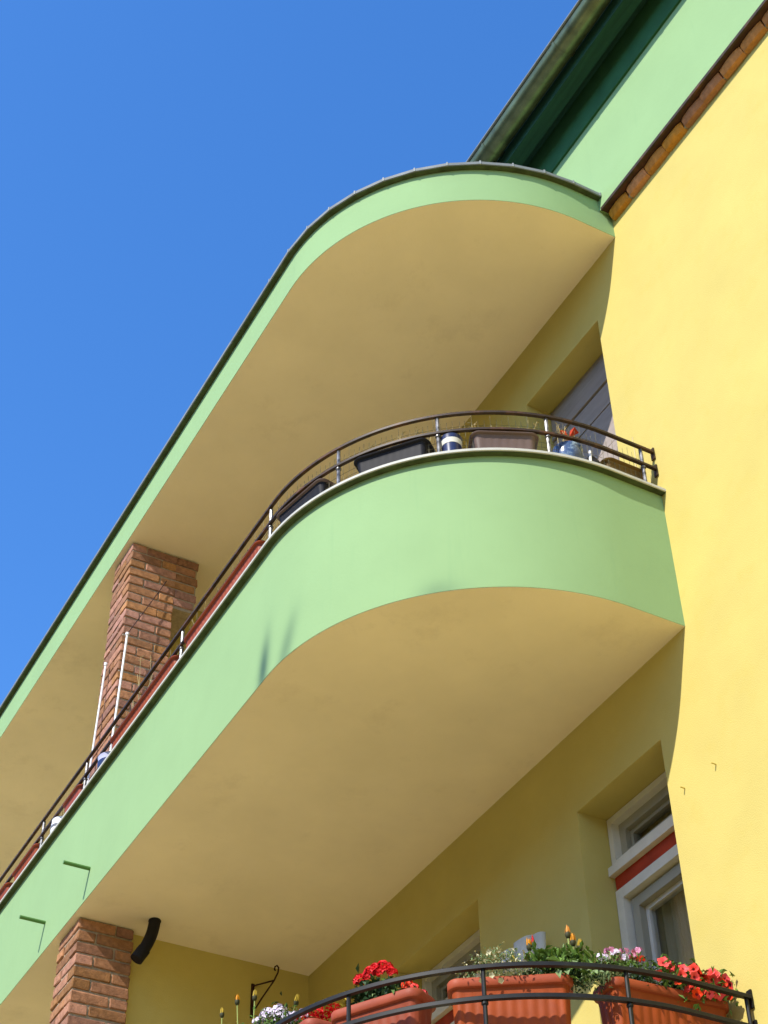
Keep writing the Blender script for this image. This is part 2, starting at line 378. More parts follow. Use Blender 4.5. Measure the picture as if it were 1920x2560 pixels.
MB().tube([(-11, gc[0] - gr - .006, Z0 + gc[1] + .004), (40, gc[0] - gr - .006, Z0 + gc[1] + .004)], .0095, 10).build('gutter_bead', m_zinc, gut, smooth=60)
for xj in (-1.05, -.63, .27, .98, 1.9, 2.9):
    mb = MB(); n2 = 16
    v = []
    for xx in (xj - .011, xj + .011):
        for i in range(n2 + 1):
            a = math.pi * (.98 + 1.04 * i / n2); v.append((xx, gc[0] + (gr + .004) * math.cos(a), Z0 + gc[1] + (gr + .004) * math.sin(a)))
    mb.add(v, [(i, i + 1, n2 + 2 + i, n2 + 1 + i) for i in range(n2)])
    mb.build('gutter_joint', m_gut, gut, smooth=40)

# ---------------------------------------------------------------- windows
def window(i, red=True):
    a, b, c, d = WIN[i]; y = .18
    def fr(x0, x1, z0, z1, y0, y1, t, m, name, par):
        k = MB()
        k.box(x0, x0 + t, y0, y1, Z0 + z0, Z0 + z1); k.box(x1 - t, x1, y0, y1, Z0 + z0, Z0 + z1)
        k.box(x0 + t, x1 - t, y0 + .0005, y1 - .0005, Z0 + z1 - t, Z0 + z1); k.box(x0 + t, x1 - t, y0 + .0005, y1 - .0005, Z0 + z0, Z0 + z0 + t)
        return k.build(name, m, par, smooth=0)
    zt = d - .29
    w_ = fr(a + .004, b - .004, zt - .001, d - .004, y, y + .09, .036, m_frame, 'window', H)
    w_['label'] = 'white framed window with a red band under its fanlight'
    fr(a + .040, b - .040, zt + .034, d - .040, y + .045, y + .13, .05, m_framei, 'fanlight_sash', w_)
    fr(a + .092, b - .092, zt + .085, d - .092, y + .075, y + .12, .022, m_framei, 'glazing_bead', w_)
    MB().box(a + .10, b - .10, y + .094, y + .10, Z0 + zt + .09, Z0 + d - .10).build('pane', m_glass, w_, smooth=0)
    MB().box(a + .002, b - .002, y - .028, y + .06, Z0 + zt - .05, Z0 + zt - .002).build('transom_rail', m_frame, w_, smooth=0)
    MB().box(a + .008, b - .008, y + .006, y + .07, Z0 + zt - .128, Z0 + zt - .051).build('red_band', m_red, w_, smooth=0)
    fr(a + .004, b - .004, c + .02, zt - .129, y, y + .09, .056, m_frame, 'casement_frame', w_)
    fr(a + .071, b - .071, c + .09, zt - .196, y + .04, y + .13, .055, m_framei, 'casement_sash', w_)
    fr(a + .127, b - .127, c + .15, zt - .252, y + .078, y + .12, .024, m_frame, 'glazing_bead', w_)
    MB().box(a + .13, b - .13, y + .094, y + .10, Z0 + c + .15, Z0 + zt - .255).build('pane', m_glass, w_, smooth=0)
    mb = MB(); n = 46; v = []
    for k in range(n + 1):
        xx = a + (b - a) * k / n; yy = y + .17 + .012 * math.sin(k * 1.7) + .006 * math.sin(k * .6)
        v += [(xx, yy, Z0 + c), (xx, yy, Z0 + d)]
    mb.add(v, [(2 * k, 2 * k + 2, 2 * k + 3, 2 * k + 1) for k in range(n)]).build('curtain', m_curt, w_, smooth=60)
    return w_
window(0); window(1)
# upper floor: openings closed with grey boards
for i in (2, 3):
    a, b, c, d = WIN[i]
    ba = MB().box(a + .003, b - .003, .215, .24, Z0 + c, Z0 + d - .003).build('boarded_window', m_board, H, smooth=0)
    ba['label'] = 'window opening filled with grey horizontal boards'
    z = d - .006
    for hgt, gap, yy in ((.215, .012, .178), (.026, .010, .168), (.175, .008, .180), (.30, .008, .183), (.30, .008, .180), (.30, .008, .183), (.30, .008, .18), (.30, .008, .183)):
        if z - hgt < c: break
        MB().box(a + .006, b - .006, yy, .2145, Z0 + z - hgt, Z0 + z).build('board', m_board, ba, smooth=0); z -= hgt + gap

# ---------------------------------------------------------------- brick pillars
L_, W_, J_, CH = .24, .115, .008, .079
brick_s = [bevel_mesh('brick', L_, W_, CH - .013, .006, m_brick, .0030) for _ in range(5)]
def pillar(x1, y0, z0, z1, label, core_top):
    a = .363; x0 = x1 - a
    t = thing('brick_pillar', label, 'pillar', (x0 + a / 2, y0 + a / 2, Z0 + z0))
    MB().box(-a / 2 + .009, a / 2 - .009, -a / 2 + .009, a / 2 - .009, 0, core_top - z0).build('mortar_core', m_mort, t, smooth=0)
    n = int((z1 - z0) / CH); off = (z1 - z0) - n * CH
    for r in range(n):
        z = off + r * CH + CH / 2
        bricks = [(.12, .0575, 0), (.3055, .12, 1), (.243, .3055, 0), (.0575, .243, 1)]
        for bx, by, rot in bricks:
            if r % 2: bx = a - bx
            place('brick', random.choice(brick_s), t, (bx - a / 2 + random.uniform(-.0022, .0022), by - a / 2 + random.uniform(-.0022, .0022), z + random.uniform(-.0015, .0015)),
                  (random.uniform(-.006, .006), random.uniform(-.006, .006), rot * math.pi / 2 + random.uniform(-.008, .008) + random.choice((0, math.pi))))
    return t, a
pl, a_ = pillar(-4.062, -1.612, -2.97, -.004, 'red brick pillar under the middle balcony beside the black pipe', -.004)
pu, a_ = pillar(-4.035, -1.563, .17, 3.092, 'red brick pillar under the canopy roof beside two white poles', 3.092)
# brick head that widens the upper pillar below the canopy
bx0, by0 = -a_ / 2, a_ / 2
MB().box(bx0 + .01, a_ / 2 - .01, by0 - .02, by0 + .165, 2.60 - .17, 3.092 - .17).build('mortar_core', m_mort, pu, smooth=0)
n = 6
for r in range(6):
    z = 3.092 - .17 - CH * (r + .5)
    place('brick', brick_s[r % 5], pu, (a_ / 2 - .12 if r % 2 else a_ / 2 - .0575, by0 + .0575 + .012 if r % 2 else by0 + .088, z), (0, 0, random.uniform(-.01, .01) + (0 if r % 2 else math.pi / 2)), (1, 1 if not r % 2 else 1.45, 1) if r % 2 else (.72, 1, 1))

# ---------------------------------------------------------------- railings
def railing(zt, zm, label, posts, mr, mp, zc, s0=.012, hh=.018, dd=.023, pr_=.0095):
    t = thing('balcony_railing', label, 'railing', (0, 0, 0))
    for z, nm in ((zt, 'top_rail'), (zm, 'middle_rail')):
        sweep([(-.012, z - hh), (-.012, z - .003), (-.009, z), (dd - .015, z), (dd - .012, z - .003), (dd - .012, z - hh)], 1.655, y0=-s0).build(nm, mr, t, smooth=25)
    for s_ in posts:
        c = P(s_, .006); tg = (P(s_ + .01, .006) - P(s_ - .01, .006)).normalized(); ang = math.atan2(tg.y, tg.x)
        k = MB().tube([(0, 0, zc), (0, 0, zt - hh + .002)], pr_, 8)
        k.lathe([(.0, zc + .001), (.026, zc + .001), (.026, zc + .008), (.0, zc + .008)], 12)
        k.lathe([(pr_, zm - .034), (pr_ + .005, zm - .032), (pr_ + .005, zm - .023), (pr_, zm - .022)], 10)
        o = k.build('post', mp, t, smooth=40); o.location = (c.x, c.y, Z0); o.rotation_euler = (0, 0, ang)
    for z in (zt, zm):
        MB().box(-.020, .008, -.010, -.002, Z0 + z - .055, Z0 + z + .025).build('wall_plate', mr, t, smooth=0)
    return t
rm = railing(1.212, 1.086, 'curved railing with wire netting on the middle balcony', [.09, .675, 1.26, 1.845, 2.45, 3.68, 5.27, 6.1, 7.3], m_rust, m_post, .907, hh=.017, dd=.020, pr_=.0105)
railing(-1.958, -2.092, 'curved black railing in front of the flower boxes on the lowest balcony', [.027, .613, 1.197, 1.783, 2.37, 2.96, 3.55, 4.1], m_rail, m_rail, -2.268)
# wire netting of the middle railing
mb = MB()
def wire(pts, r=.0011):
    mb.tube(pts, r, 3)
ss = [.06 + .034 * k for k in range(150)]
for k, s_ in enumerate(ss):
    zt_ = 1.178 if k % 3 else 1.178 + random.uniform(0, .075)
    wire([(*P(s_, .03 + random.uniform(-.002, .002)), Z0 + .91), (*P(s_ + random.uniform(-.004, .004), .03), Z0 + 1.05), (*P(s_ + random.uniform(-.006, .006), .03), Z0 + zt_)])
for z in (.965, 1.0, 1.035, 1.105, 1.14):
    wire([(*P(s_, .031), Z0 + z + random.uniform(-.003, .003)) for s_ in ss[::2]])
o = mb.build('wire_netting', m_wire, rm, smooth=0); o['kind'] = 'stuff'

# ---------------------------------------------------------------- flower boxes and pots
def rrect(L, W, r, n=7):
    pts = []
    for cx, cy, a0 in ((L / 2 - r, W / 2 - r, 0), (-L / 2 + r, W / 2 - r, 90), (-L / 2 + r, -W / 2 + r, 180), (L / 2 - r, -W / 2 + r, 270)):
        for i in range(n + 1):
            a = R(a0 + 90 * i / n); pts.append((cx + r * math.cos(a), cy + r * math.sin(a), math.cos(a), math.sin(a)))
    out = []
    k = len(pts)
    for i in range(k):
        p, q = pts[i], pts[(i + 1) % k]; d = math.hypot(q[0] - p[0], q[1] - p[1]); m_ = max(1, int(d / .0085))
        for j in range(m_):
            t = j / m_; out.append(tuple(p[c] + (q[c] - p[c]) * t for c in range(4)))
    return out
def planter(label, s0, s1, ztop, zbase, mt, wd=.19, off=.09, ribs=.004, pitch=.042, name='flower_box', group=None, lipm=None, rimh=.040):
    c0, c1 = P(s0, off + wd / 2), P(s1, off + wd / 2); ctr = (c0 + c1) / 2; L = (c1 - c0).length; ang = math.atan2((c0 - c1).y, (c0 - c1).x)
    h = ztop - zbase
    t = thing(name, label, 'flower box', (ctr.x, ctr.y, Z0 + zbase), ang, group)
    base = rrect(L - .03, wd - .03, .035); per = len(base)
    def rings(spec):
        k = MB(); v = []
        for ins, z, rb in spec:
            acc = 0
            for i, (x_, y_, nx, ny) in enumerate(base):
                ph = (x_ if abs(ny) > .7 else y_) / pitch * 2 * math.pi
                e = ins + rb * (abs(math.cos(ph / 2)) ** .6 - .5) * 2
                v.append((x_ * (1 + 0) + nx * e, y_ + ny * e, z))
        q = per
        f = [(i * q + j, i * q + (j + 1) % q, (i + 1) * q + (j + 1) % q, (i + 1) * q + j) for i in range(len(spec) - 1) for j in range(q)]
        return k.add(v, f), q, len(spec)
    k, q, m_ = rings([(-.030, .0, 0), (-.022, .006, 0), (-.020, .02, ribs), (-.008, h - rimh - (h - rimh) * .2, ribs), (-.006, h - rimh - (h - rimh) * .12, 0), (.0, h - rimh, 0)])
    k.f.append(tuple(range(q)))
    k.build('body', mt, t, smooth=45)
    k, q, m_ = rings([(-.001, h - rimh - .001, 0), (.012, h - rimh + .002, 0), (.015, h - rimh + .007, 0), (.015, h - .006, 0), (.011, h, 0), (.003, h, 0), (-.004, h - .006, 0), (-.006, h - .03, 0)])
    k.build('rim', lipm or mt, t, smooth=45)
    k, q, m_ = rings([(-.004, h - .024, 0)]); k.f.append(tuple(range(q))); k.build('soil', m_soil, t, smooth=0)
    return t
BC = -2.2665; MC = .9085
planter('terracotta flower box with coral red petunias at the wall end of the lowest railing', .02, .655, -1.945, BC, m_terra)
planter('terracotta flower box with orange buds and cream blossoms on the lowest balcony', .79, 1.39, -1.950, BC, m_terra)
planter('terracotta flower box under the red geranium on the lowest balcony', 1.485, 2.0, -1.955, BC, m_terra)
planter('dark red flower box at the bottom edge under white and lilac blossoms', 2.08, 2.72, -1.93, BC, m_terra)
planter('brown flower box at the wall end of the middle railing', .04, .325, 1.057, MC, m_brownp, ribs=.001, off=.014, wd=.17, rimh=.013)
planter('taupe flower box behind the middle railing where the curve begins', .715, 1.10, 1.057, MC, m_taupe, ribs=.001, off=-.024, wd=.17, rimh=.013)
planter('long black flower box in the curve of the middle railing', 1.30, 1.76, 1.057, MC, m_black, ribs=.001, off=-.024, wd=.17, rimh=.013)
planter('black flower box with a taupe rim left of the middle of the curve', 1.93, 2.38, 1.057, MC, m_black, ribs=.001, lipm=m_taupe, off=-.024, wd=.17, rimh=.013)
planter('orange ribbed flower box nearest the curve on the middle balcony', 2.56, 3.62, 1.057, MC, m_terra, pitch=.042, ribs=.008, off=-.024, wd=.17, rimh=.013)
planter('orange ribbed flower box behind the railing beside the upper brick pillar', 3.74, 4.80, 1.057, MC, m_terra, pitch=.042, ribs=.008, off=-.024, wd=.17, rimh=.013)
planter('short terracotta flower box between the blue pot and the white pot', 5.32, 5.66, 1.057, MC, m_terra, off=-.024, wd=.17, rimh=.013)
planter('long terracotta flower box left of the white pot on the middle balcony', 6.16, 6.68, 1.057, MC, m_terra, off=-.024, wd=.17, rimh=.013)
planter('terracotta flower box at the left edge of the middle balcony', 6.76, 7.25, 1.057, MC, m_terra, off=-.024, wd=.17, rimh=.013)
def pot(label, s_, off, prof, m_, name='plant_pot', ring=None, cat='pot'):
    c = P(s_, off); t = thing(name, label, cat, (c.x, c.y, Z0 + MC))
    MB().lathe(prof, 28).build('body', m_, t, smooth=50)
    zt = max(z for r, z in prof); rt = [r for r, z in prof if z == zt][0]
    MB().lathe([(0, zt - .02), (rt - .004, zt - .02)], 28).build('soil', m_soil, t, smooth=0)
    if ring: MB().lathe(ring[0], 28).build('band', ring[1], t, smooth=50)
    return t
pot('round blue glazed pot behind the middle railing', .535, .075, [(0, 0), (.05, 0), (.062, .02), (.082, .06), (.085, .09), (.078, .125), (.083, .142), (.080, .147), (.074, .14)], m_blue)
pot('small navy pot with a pale band between the taupe and black boxes', 1.195, .042, [(0, 0), (.045, 0), (.058, .135), (.060, .145), (.054, .145)], m_navy, ring=([(.050, .085), (.0545, .085), (.0575, .118), (.053, .118)], m_greyw))
pot('pale lavender pot with a navy band beside the upper brick pillar', 4.97, .080, [(0, 0), (.075, 0), (.092, .09), (.096, .145), (.099, .15), (.092, .15)], m_lav, ring=([(.088, .065), (.0925, .065), (.0965, .11), (.090, .11)], m_navy))
pot('white pot with a grey band on the middle balcony near the left edge', 5.83, .066, [(0, 0), (.06, 0), (.083, .04), (.086, .10), (.08, .135), (.083, .147), (.077, .147)], m_white, ring=([(.083, .075), (.0875, .078), (.0882, .095), (.084, .098)], m_grey))
# dark conical cover beside the brown box
c = P(.395, .06); t = thing('pot_cover', 'dark pointed cover with a pale edge next to the brown flower box', 'cover', (c.x, c.y, Z0 + MC))
MB().lathe([(.06, 0), (.057, .05), (.038, .10), (.012, .14), (.0, .143)], 18).build('cone', m_black, t, smooth=50)
MB().tube([(.045, -.045, .005), (.042, -.04, .06), (.028, -.026, .12), (.010, -.010, .17)], .008, 8).build('edging', m_white, t, smooth=50)
# black tray with racks beside the lavender pot
p0 = P(5.16, .0); k = MB()
for q_ in range(4): k.tube([(p0.x + .10 - .0, p0.y + .02 * q_, Z0 + .935 + .032 * q_), (p0.x - .14, p0.y + .02 * q_, Z0 + .925 + .032 * q_)], .009, 8)
k.tube([(p0.x + .10, p0.y, Z0 + .93), (p0.x + .10, p0.y + .06, Z0 + 1.07)], .008, 8); k.tube([(p0.x - .14, p0.y, Z0 + .93), (p0.x - .14, p0.y + .06, Z0 + 1.07)], .008, 8)
tag(k.build('plant_rack', m_black, smooth=40), 'low black wire rack behind the railing next to the lavender pot', 'rack')
# red pinwheel
c = P(.47, .13); t = thing('pinwheel', 'small red pinwheel on a thin stick above the blue pot', 'pinwheel', (c.x, c.y, Z0 + MC))
MB().tube([(0, 0, .1), (0, 0, .33)], .003, 6).build('stick', m_straw, t, smooth=40)
k = MB()
for q_ in range(4):
    a = q_ * math.pi / 2 + .3
    e1 = Vector((math.cos(a) * .5, math.cos(a) * .5, math.sin(a))).normalized() * .062; e2 = Vector((math.cos(a + 1) * .5, math.cos(a + 1) * .5, math.sin(a + 1))).normalized() * .055
    ctr = Vector((0, -.006, .315)); k.add([ctr, ctr + e1, ctr + (e1 + e2) * .6 + Vector((.02, -.02, 0)), ctr + e2], [(0, 1, 2), (0, 2, 3)])
k.build('vane', m_red, t, smooth=0)
# lone bamboo stick at the wall end
k = MB(); k.tube([(-.11, -.055, Z0 + 1.10), (-.108, -.040, Z0 + 1.25), (-.104, -.043, Z0 + 1.40)], .005, 6, .003)
tag(k.build('bamboo_stick', m_straw, smooth=40), 'thin bamboo stick standing in the brown flower box by the wall', 'stick')
# dry sprigs
def sprigs(label, s0, s1, n, z, hmin, hmax, name='dry_grass'):
    k = MB()
    for i in range(n):
        s_ = s0 + (s1 - s0) * (i + random.random()) / n; c = P(s_, .07 + random.uniform(-.04, .04)); h = random.uniform(hmin, hmax)
        d = Vector((random.uniform(-.3, .3), random.uniform(-.3, .3), 1)) * h; b = Vector((c.x, c.y, Z0 + z - .03))
        k.tube([b, b + d * .5 + Vector((random.uniform(-.01, .01), 0, 0)), b + d], .0022, 4, .0012)
        for j in range(5):
            q_ = b + d * random.uniform(.45, 1); k.leaf(q_, Vector((random.uniform(-1, 1), random.uniform(-1, 1), random.uniform(.2, 1))), Vector((0, 0, 1)), random.uniform(.015, .035), .007)
    tag(k.build(name, m_straw, smooth=0, fix=False), label, 'dry plant')
sprigs('pale dry sprigs above the taupe flower box', .72, 1.1, 16, 1.08, .08, .17)
sprigs('pale dry sprigs in the long black flower box', 1.3, 1.75, 16, 1.08, .06, .15)
sprigs('dry stalks rising in front of the upper brick pillar', 4.25, 4.66, 9, 1.08, .15, .45)
sprigs('dry stalks in the orange box nearest the curve', 3.3, 3.56, 5, 1.08, .08, .25)
sprigs('dry twigs standing in the blue glazed pot', .49, .58, 9, 1.10, .08, .17)
sprigs('dried blossoms in the white pot on the middle balcony', 5.78, 5.88, 16, 1.10, .04, .13)

# ---------------------------------------------------------------- plants of the lowest balcony
rnd = random.Random(5)
def rv(a=1): return Vector((rnd.uniform(-a, a), rnd.uniform(-a, a), rnd.uniform(-a, a)))
VIEW = Vector((.55, -.55, -.35))
def foliage(pts, n, spread, L, W, m_, par, up=.5, name='foliage'):
    k = MB()
    for i in range(n):
        c = Vector(rnd.choice(pts)); c = c + Vector((rnd.gauss(0, spread[0]), rnd.gauss(0, spread[1]), rnd.gauss(0, spread[2])))
        d = rv() + Vector((0, 0, up)); l_ = L * rnd.uniform(.6, 1.25)
        k.leaf(c, d, Vector((0, 0, 1)) + rv(.6), l_, W * rnd.uniform(.7, 1.2))
    return k.build(name, m_, par, smooth=0, fix=False)
def plant(name, label, x, y, z, group=None):
    return thing(name, label, 'flowers', (x, y, Z0 + z), 0, group)
def rel_(t, p): return Vector((p[0], p[1], Z0 + p[2])) - Vector(t.location)
# shared flower meshes
def flower_mesh(name, m1, m2, r, lobes=5, depth=.5):
    k = MB(); n = lobes * 4; v = [(0, 0, -r * depth)]
    for rr, zz in ((.28, -.25), (.72, -.02), (1, .04)):
        for i in range(n):
            a = 2 * math.pi * i / n; e = 1 + (.13 * math.cos(lobes * a) if rr > .5 else 0)
            v.append((r * rr * e * math.cos(a), r * rr * e * math.sin(a), r * zz + (r * .07 * math.cos(lobes * a * 2) if rr == 1 else 0)))
    f = [(0, 1 + i, 1 + (i + 1) % n) for i in range(n)]
    for q_ in range(2):
        f += [(1 + q_ * n + i, 1 + (q_ + 1) * n + i, 1 + (q_ + 1) * n + (i + 1) % n, 1 + q_ * n + (i + 1) % n) for i in range(n)]
    me = bpy.data.meshes.new(name); me.from_pydata(v, [], f); me.materials.append(m1); me.materials.append(m2)
    for i, p_ in enumerate(me.polygons): p_.material_index = 1 if i < n else 0; p_.use_smooth = True
    return me
def aim(d): return Vector(d).to_track_quat('Z', 'Y').to_euler()
def cluster_mesh(name, m_, R_, n, pr, flat=.6):
    k = MB()
    for i in range(n):
        d = Vector((rnd.gauss(0, 1), rnd.gauss(0, 1), rnd.gauss(0, 1))).normalized(); d.z = abs(d.z) * flat + .05
        c = d * R_ * rnd.uniform(.8, 1.05); nn = d.normalized(); a = nn.orthogonal().normalized(); b = nn.cross(a); ph = rnd.uniform(0, 6)
        for q_ in range(5):
            t1 = ph + q_ * 2 * math.pi / 5; e = a * math.cos(t1) + b * math.sin(t1); e2 = a * math.cos(t1 + .55) + b * math.sin(t1 + .55); e3 = a * math.cos(t1 - .55) + b * math.sin(t1 - .55)
            k.add([c, c + e3 * pr * .7 + nn * pr * .2, c + e * pr + nn * pr * .15, c + e2 * pr * .7 + nn * pr * .2], [(0, 1, 2), (0, 2, 3)])
    me = bpy.data.meshes.new(name); me.from_pydata(k.v, [], k.f); me.materials.append(m_); return me
def bud_mesh(name, m1, m2, L, r):
    v = []; f = []; mi = []
    n = 12; ringz = [(.12, -.34), (.62, -.28), (.92, -.06), (.98, .16), (.80, .34)]
    for rr, zz in ringz:
        for i in range(n):
            a = 2 * math.pi * i / n; v.append((r * rr * math.cos(a), r * rr * math.sin(a), L * (zz + (.10 if (zz > .3 and i % 2) else 0))))
    for j in range(len(ringz) - 1):
        for i in range(n): f.append((j * n + i, j * n + (i + 1) % n, (j + 1) * n + (i + 1) % n, (j + 1) * n + i)); mi.append(1)
    for q_ in range(13):
        a = 2 * math.pi * q_ / 13 + rnd.uniform(-.12, .12); ln = rnd.uniform(.82, 1.18); ro = 1 if q_ % 2 else .72; w_ = .30
        base = len(v)
        for zz, rr, ww in ((.05, .80, .8), (.35, .98, 1.), (.70, .80, .85), (1.0, .46 + rnd.uniform(-.1, .22), .12)):
            for sd_ in (-1, 1):
                aa = a + sd_ * w_ * ww; v.append((r * rr * ro * math.cos(aa), r * rr * ro * math.sin(aa), L * zz * ln))
        for j in range(3): f.append((base + 2 * j, base + 2 * j + 1, base + 2 * j + 3, base + 2 * j + 2)); mi.append(0)
    me = bpy.data.meshes.new(name); me.from_pydata(v, [], f); me.materials.append(m1); me.materials.append(m2)
    for p_, k_ in zip(me.polygons, mi): p_.material_index = k_; p_.use_smooth = True
    return me
# coral petunias
t = plant('petunia_plant', 'coral red petunias trailing over the flower box at the wall end', -.15, -.22, -1.96)
pet = flower_mesh('flower', m_pet, m_petc, .024)
PT = [(-.1, -.357, -1.856), (-.102, -.394, -1.923), (-.1, -.258, -1.861), (-.1, -.206, -1.853), (-.1, -.187, -1.873), (-.1, -.122, -1.85), (-.1, -.1, -1.877), (-.1, -.246, -1.946), (-.1, -.196, -1.923), (-.1, -.158, -1.914), (-.1, -.18, -1.939), (-.1, -.08, -1.92), (-.1, -.026, -1.882), (-.1, -.065, -1.889), (-.1, -.292, -1.925), (-.14, -.16, -1.84), (-.15, -.08, -1.85), (-.16, -.23, -1.83), (-.08, -.22, -1.90), (-.08, -.13, -1.895), (-.085, -.10, -1.945), (-.085, -.045, -1.935), (-.09, -.215, -1.97), (-.12, -.31, -1.86), (-.09, -.145, -1.955), (-.10, -.275, -1.895), (-.10, -.045, -1.86), (-.09, -.17, -1.885), (-.085, -.115, -1.865)]
for q_ in PT:
    d = Vector((.5, -.6, -.1)) + rv(.55); place('flower', pet, t, rel_(t, q_) + Vector((.02, -.015, 0)), aim(d), (1,) * 3 if False else (rnd.uniform(.85, 1.15),) * 3)
foliage([rel_(t, (q_[0] - .02, q_[1], q_[2] - .005)) for q_ in PT] + [rel_(t, (-.14, -.33, -1.90)), rel_(t, (-.13, -.3, -1.86))], 640, (.026, .03, .024), .034, .015, m_leaf, t)
foliage([rel_(t, (-.16, -.25, -1.93)), rel_(t, (-.16, -.1, -1.92)), rel_(t, (-.16, -.4, -1.93))], 200, (.03, .05, .02), .028, .013, m_leafd, t, name='foliage')
# pink phlox
t = plant('phlox_plant', 'pink and lilac blossoms rising behind the top rail left of the petunias', -.20, -.50, -1.96)
ph = cluster_mesh('flower_head', m_pink, .020, 12, .012); phl = cluster_mesh('flower_head', m_lil, .020, 12, .012); phc = cluster_mesh('flower_head', m_pet, .018, 10, .012)
PK = [(-.22, -.538, -1.782), (-.216, -.515, -1.791), (-.209, -.472, -1.776), (-.225, -.562, -1.818), (-.206, -.44, -1.79), (-.203, -.406, -1.763), (-.202, -.394, -1.797), (-.21, -.476, -1.805), (-.23, -.585, -1.821), (-.205, -.42, -1.80), (-.215, -.50, -1.812)]
for i, q_ in enumerate(PK):
    m_ = (ph, phl, ph, phl, ph, ph, phc, phl, phl, phc, ph)[i]
    place('flower_head', m_, t, rel_(t, q_), aim(Vector((.3, -.3, .7)) + rv(.3)), (rnd.uniform(.85, 1.2),) * 3)
for q_ in PK:
    e = rel_(t, q_); MB().tube([Vector((e.x * .6, e.y * .8, 0)), e], .002, 5).build('stem', m_stem, t, smooth=40)
foliage([rel_(t, (q_[0], q_[1], q_[2] - .05)) for q_ in PK], 330, (.02, .02, .02), .026, .009, m_leaf, t)
foliage([rel_(t, (-.19, -.60, -1.93)), rel_(t, (-.20, -.66, -1.95)), rel_(t, (-.2, -.5, -1.92)), rel_(t, (-.2, -.72, -1.94)), rel_(t, (-.18, -.42, -1.92))], 460, (.03, .035, .03), .028, .011, m_leafd, t)
foliage([rel_(t, (-.15, -.64, -1.95)), rel_(t, (-.16, -.70, -1.97))], 70, (.02, .03, .03), .026, .012, m_leafg, t)
# gazania
def gazania(label, base, buds, leaves, name='gazania_plant', lscale=1.):
    t = plant(name, label, *base)
    for q_, kind, lean in buds:
        e = rel_(t, q_); me = {'o': bud_o, 'y': bud_y, 'd': bud_d, 'g': bud_g}[kind]
        b = Vector((e.x * .85 + rnd.uniform(-.012, .012), e.y * .85 + rnd.uniform(-.012, .012), min(.0, e.z - .02)))
        ax = (e - b).normalized() * .6 + Vector((lean, -lean * .3, .6))
        place('bud', me, t, e, aim(ax))
        mid = (e + b) / 2 + Vector((rnd.uniform(-.006, .006),) * 3)
        MB().tube([b, mid, e - ax.normalized() * .008], .0034, 7, .0030).build('stem', m_stem, t, smooth=50)
    k = MB()
    for q_, n, sp in leaves:
        c = rel_(t, q_)
        for i in range(n):
            d = rv() + Vector((.2, -.2, .35)); k.leaf(c + Vector((rnd.gauss(0, sp), rnd.gauss(0, sp), rnd.gauss(0, sp * .6))), d, Vector((0, 0, 1)) + rv(.7), rnd.uniform(.035, .06) * lscale, rnd.uniform(.016, .026) * lscale)
    k.build('foliage', m_leaf, t, smooth=0, fix=False)
    return t
bud_o = bud_mesh('bud', m_org, m_cal, .042, .0125); bud_y = bud_mesh('bud', m_yelp, m_cal, .040, .012)
bud_d = bud_mesh('bud', m_gred, m_leafd, .040, .008); bud_g = bud_mesh('bud', m_leaf, m_leafd, .030, .008)
t = gazania('orange closed gazania buds over broad leaves in the second flower box', (-.28, -.76, -1.97),
        [((-.335, -.861, -1.79), 'o', 0), ((-.326, -.845, -1.778), 'd', .05), ((-.267, -.708, -1.728), 'o', -.05), ((-.261, -.69, -1.763), 'o', .05), ((-.251, -.664, -1.785), 'y', .2), ((-.274, -.729, -1.80), 'g', 0), ((-.37, -.92, -1.86), 'y', 0)],
        [((-.31, -.83, -1.85), 60, .026), ((-.275, -.74, -1.85), 70, .028), ((-.25, -.67, -1.84), 60, .026), ((-.29, -.78, -1.87), 60, .03), ((-.25, -.70, -1.90), 50, .03), ((-.20, -.80, -1.93), 24, .03), ((-.17, -.70, -1.93), 24, .03)])
foliage([rel_(t, (-.27, -.80, -1.92)), rel_(t, (-.25, -.72, -1.92)), rel_(t, (-.3, -.86, -1.93))], 130, (.025, .025, .018), .04, .018, m_leafd, t, name='foliage')
for q_ in ((-.19, -.83, -1.945), (-.175, -.795, -1.95), (-.135, -.69, -1.94), (-.16, -.76, -1.90), (-.15, -.75, -1.925)):
    MB().leaf(rel_(t, q_), Vector((.5, -.4, -.7)) + rv(.3), Vector((.4, -.4, .2)), .052, .028).build('leaf', m_leafg, t, smooth=0, fix=False)
# cream lobelia
t = plant('lobelia_plant', 'small cream blossoms spilling over the left end of the second flower box', -.37, -1.03, -1.97)
LB = [(-.375, -1.069, -1.876), (-.344, -1.027, -1.857), (-.324, -.998, -1.883), (-.301, -.961, -1.877), (-.39, -1.08, -1.93), (-.36, -1.04, -1.92), (-.33, -1.0, -1.925), (-.30, -.95, -1.925), (-.43, -1.12, -1.93), (-.29, -.92, -1.92)]
foliage([rel_(t, q_) for q_ in LB], 420, (.02, .02, .014), .020, .008, m_leafg, t)
o = foliage([rel_(t, (q_[0] + .01, q_[1] - .01, q_[2])) for q_ in LB], 150, (.024, .022, .018), .017, .011, m_lob, t, name='blossoms'); o['kind'] = 'stuff'
lob = flower_mesh('flower', m_lob, m_lob, .012, 5, .2)
for q_ in ((-.33, -1.06, -1.96), (-.31, -1.03, -1.985), (-.355, -1.05, -1.845), (-.325, -1.0, -1.862), (-.40, -1.10, -1.87), (-.36, -1.09, -1.975)):
    place('flower', lob, t, rel_(t, q_), aim(Vector((.5, -.5, -.2)) + rv(.5)))
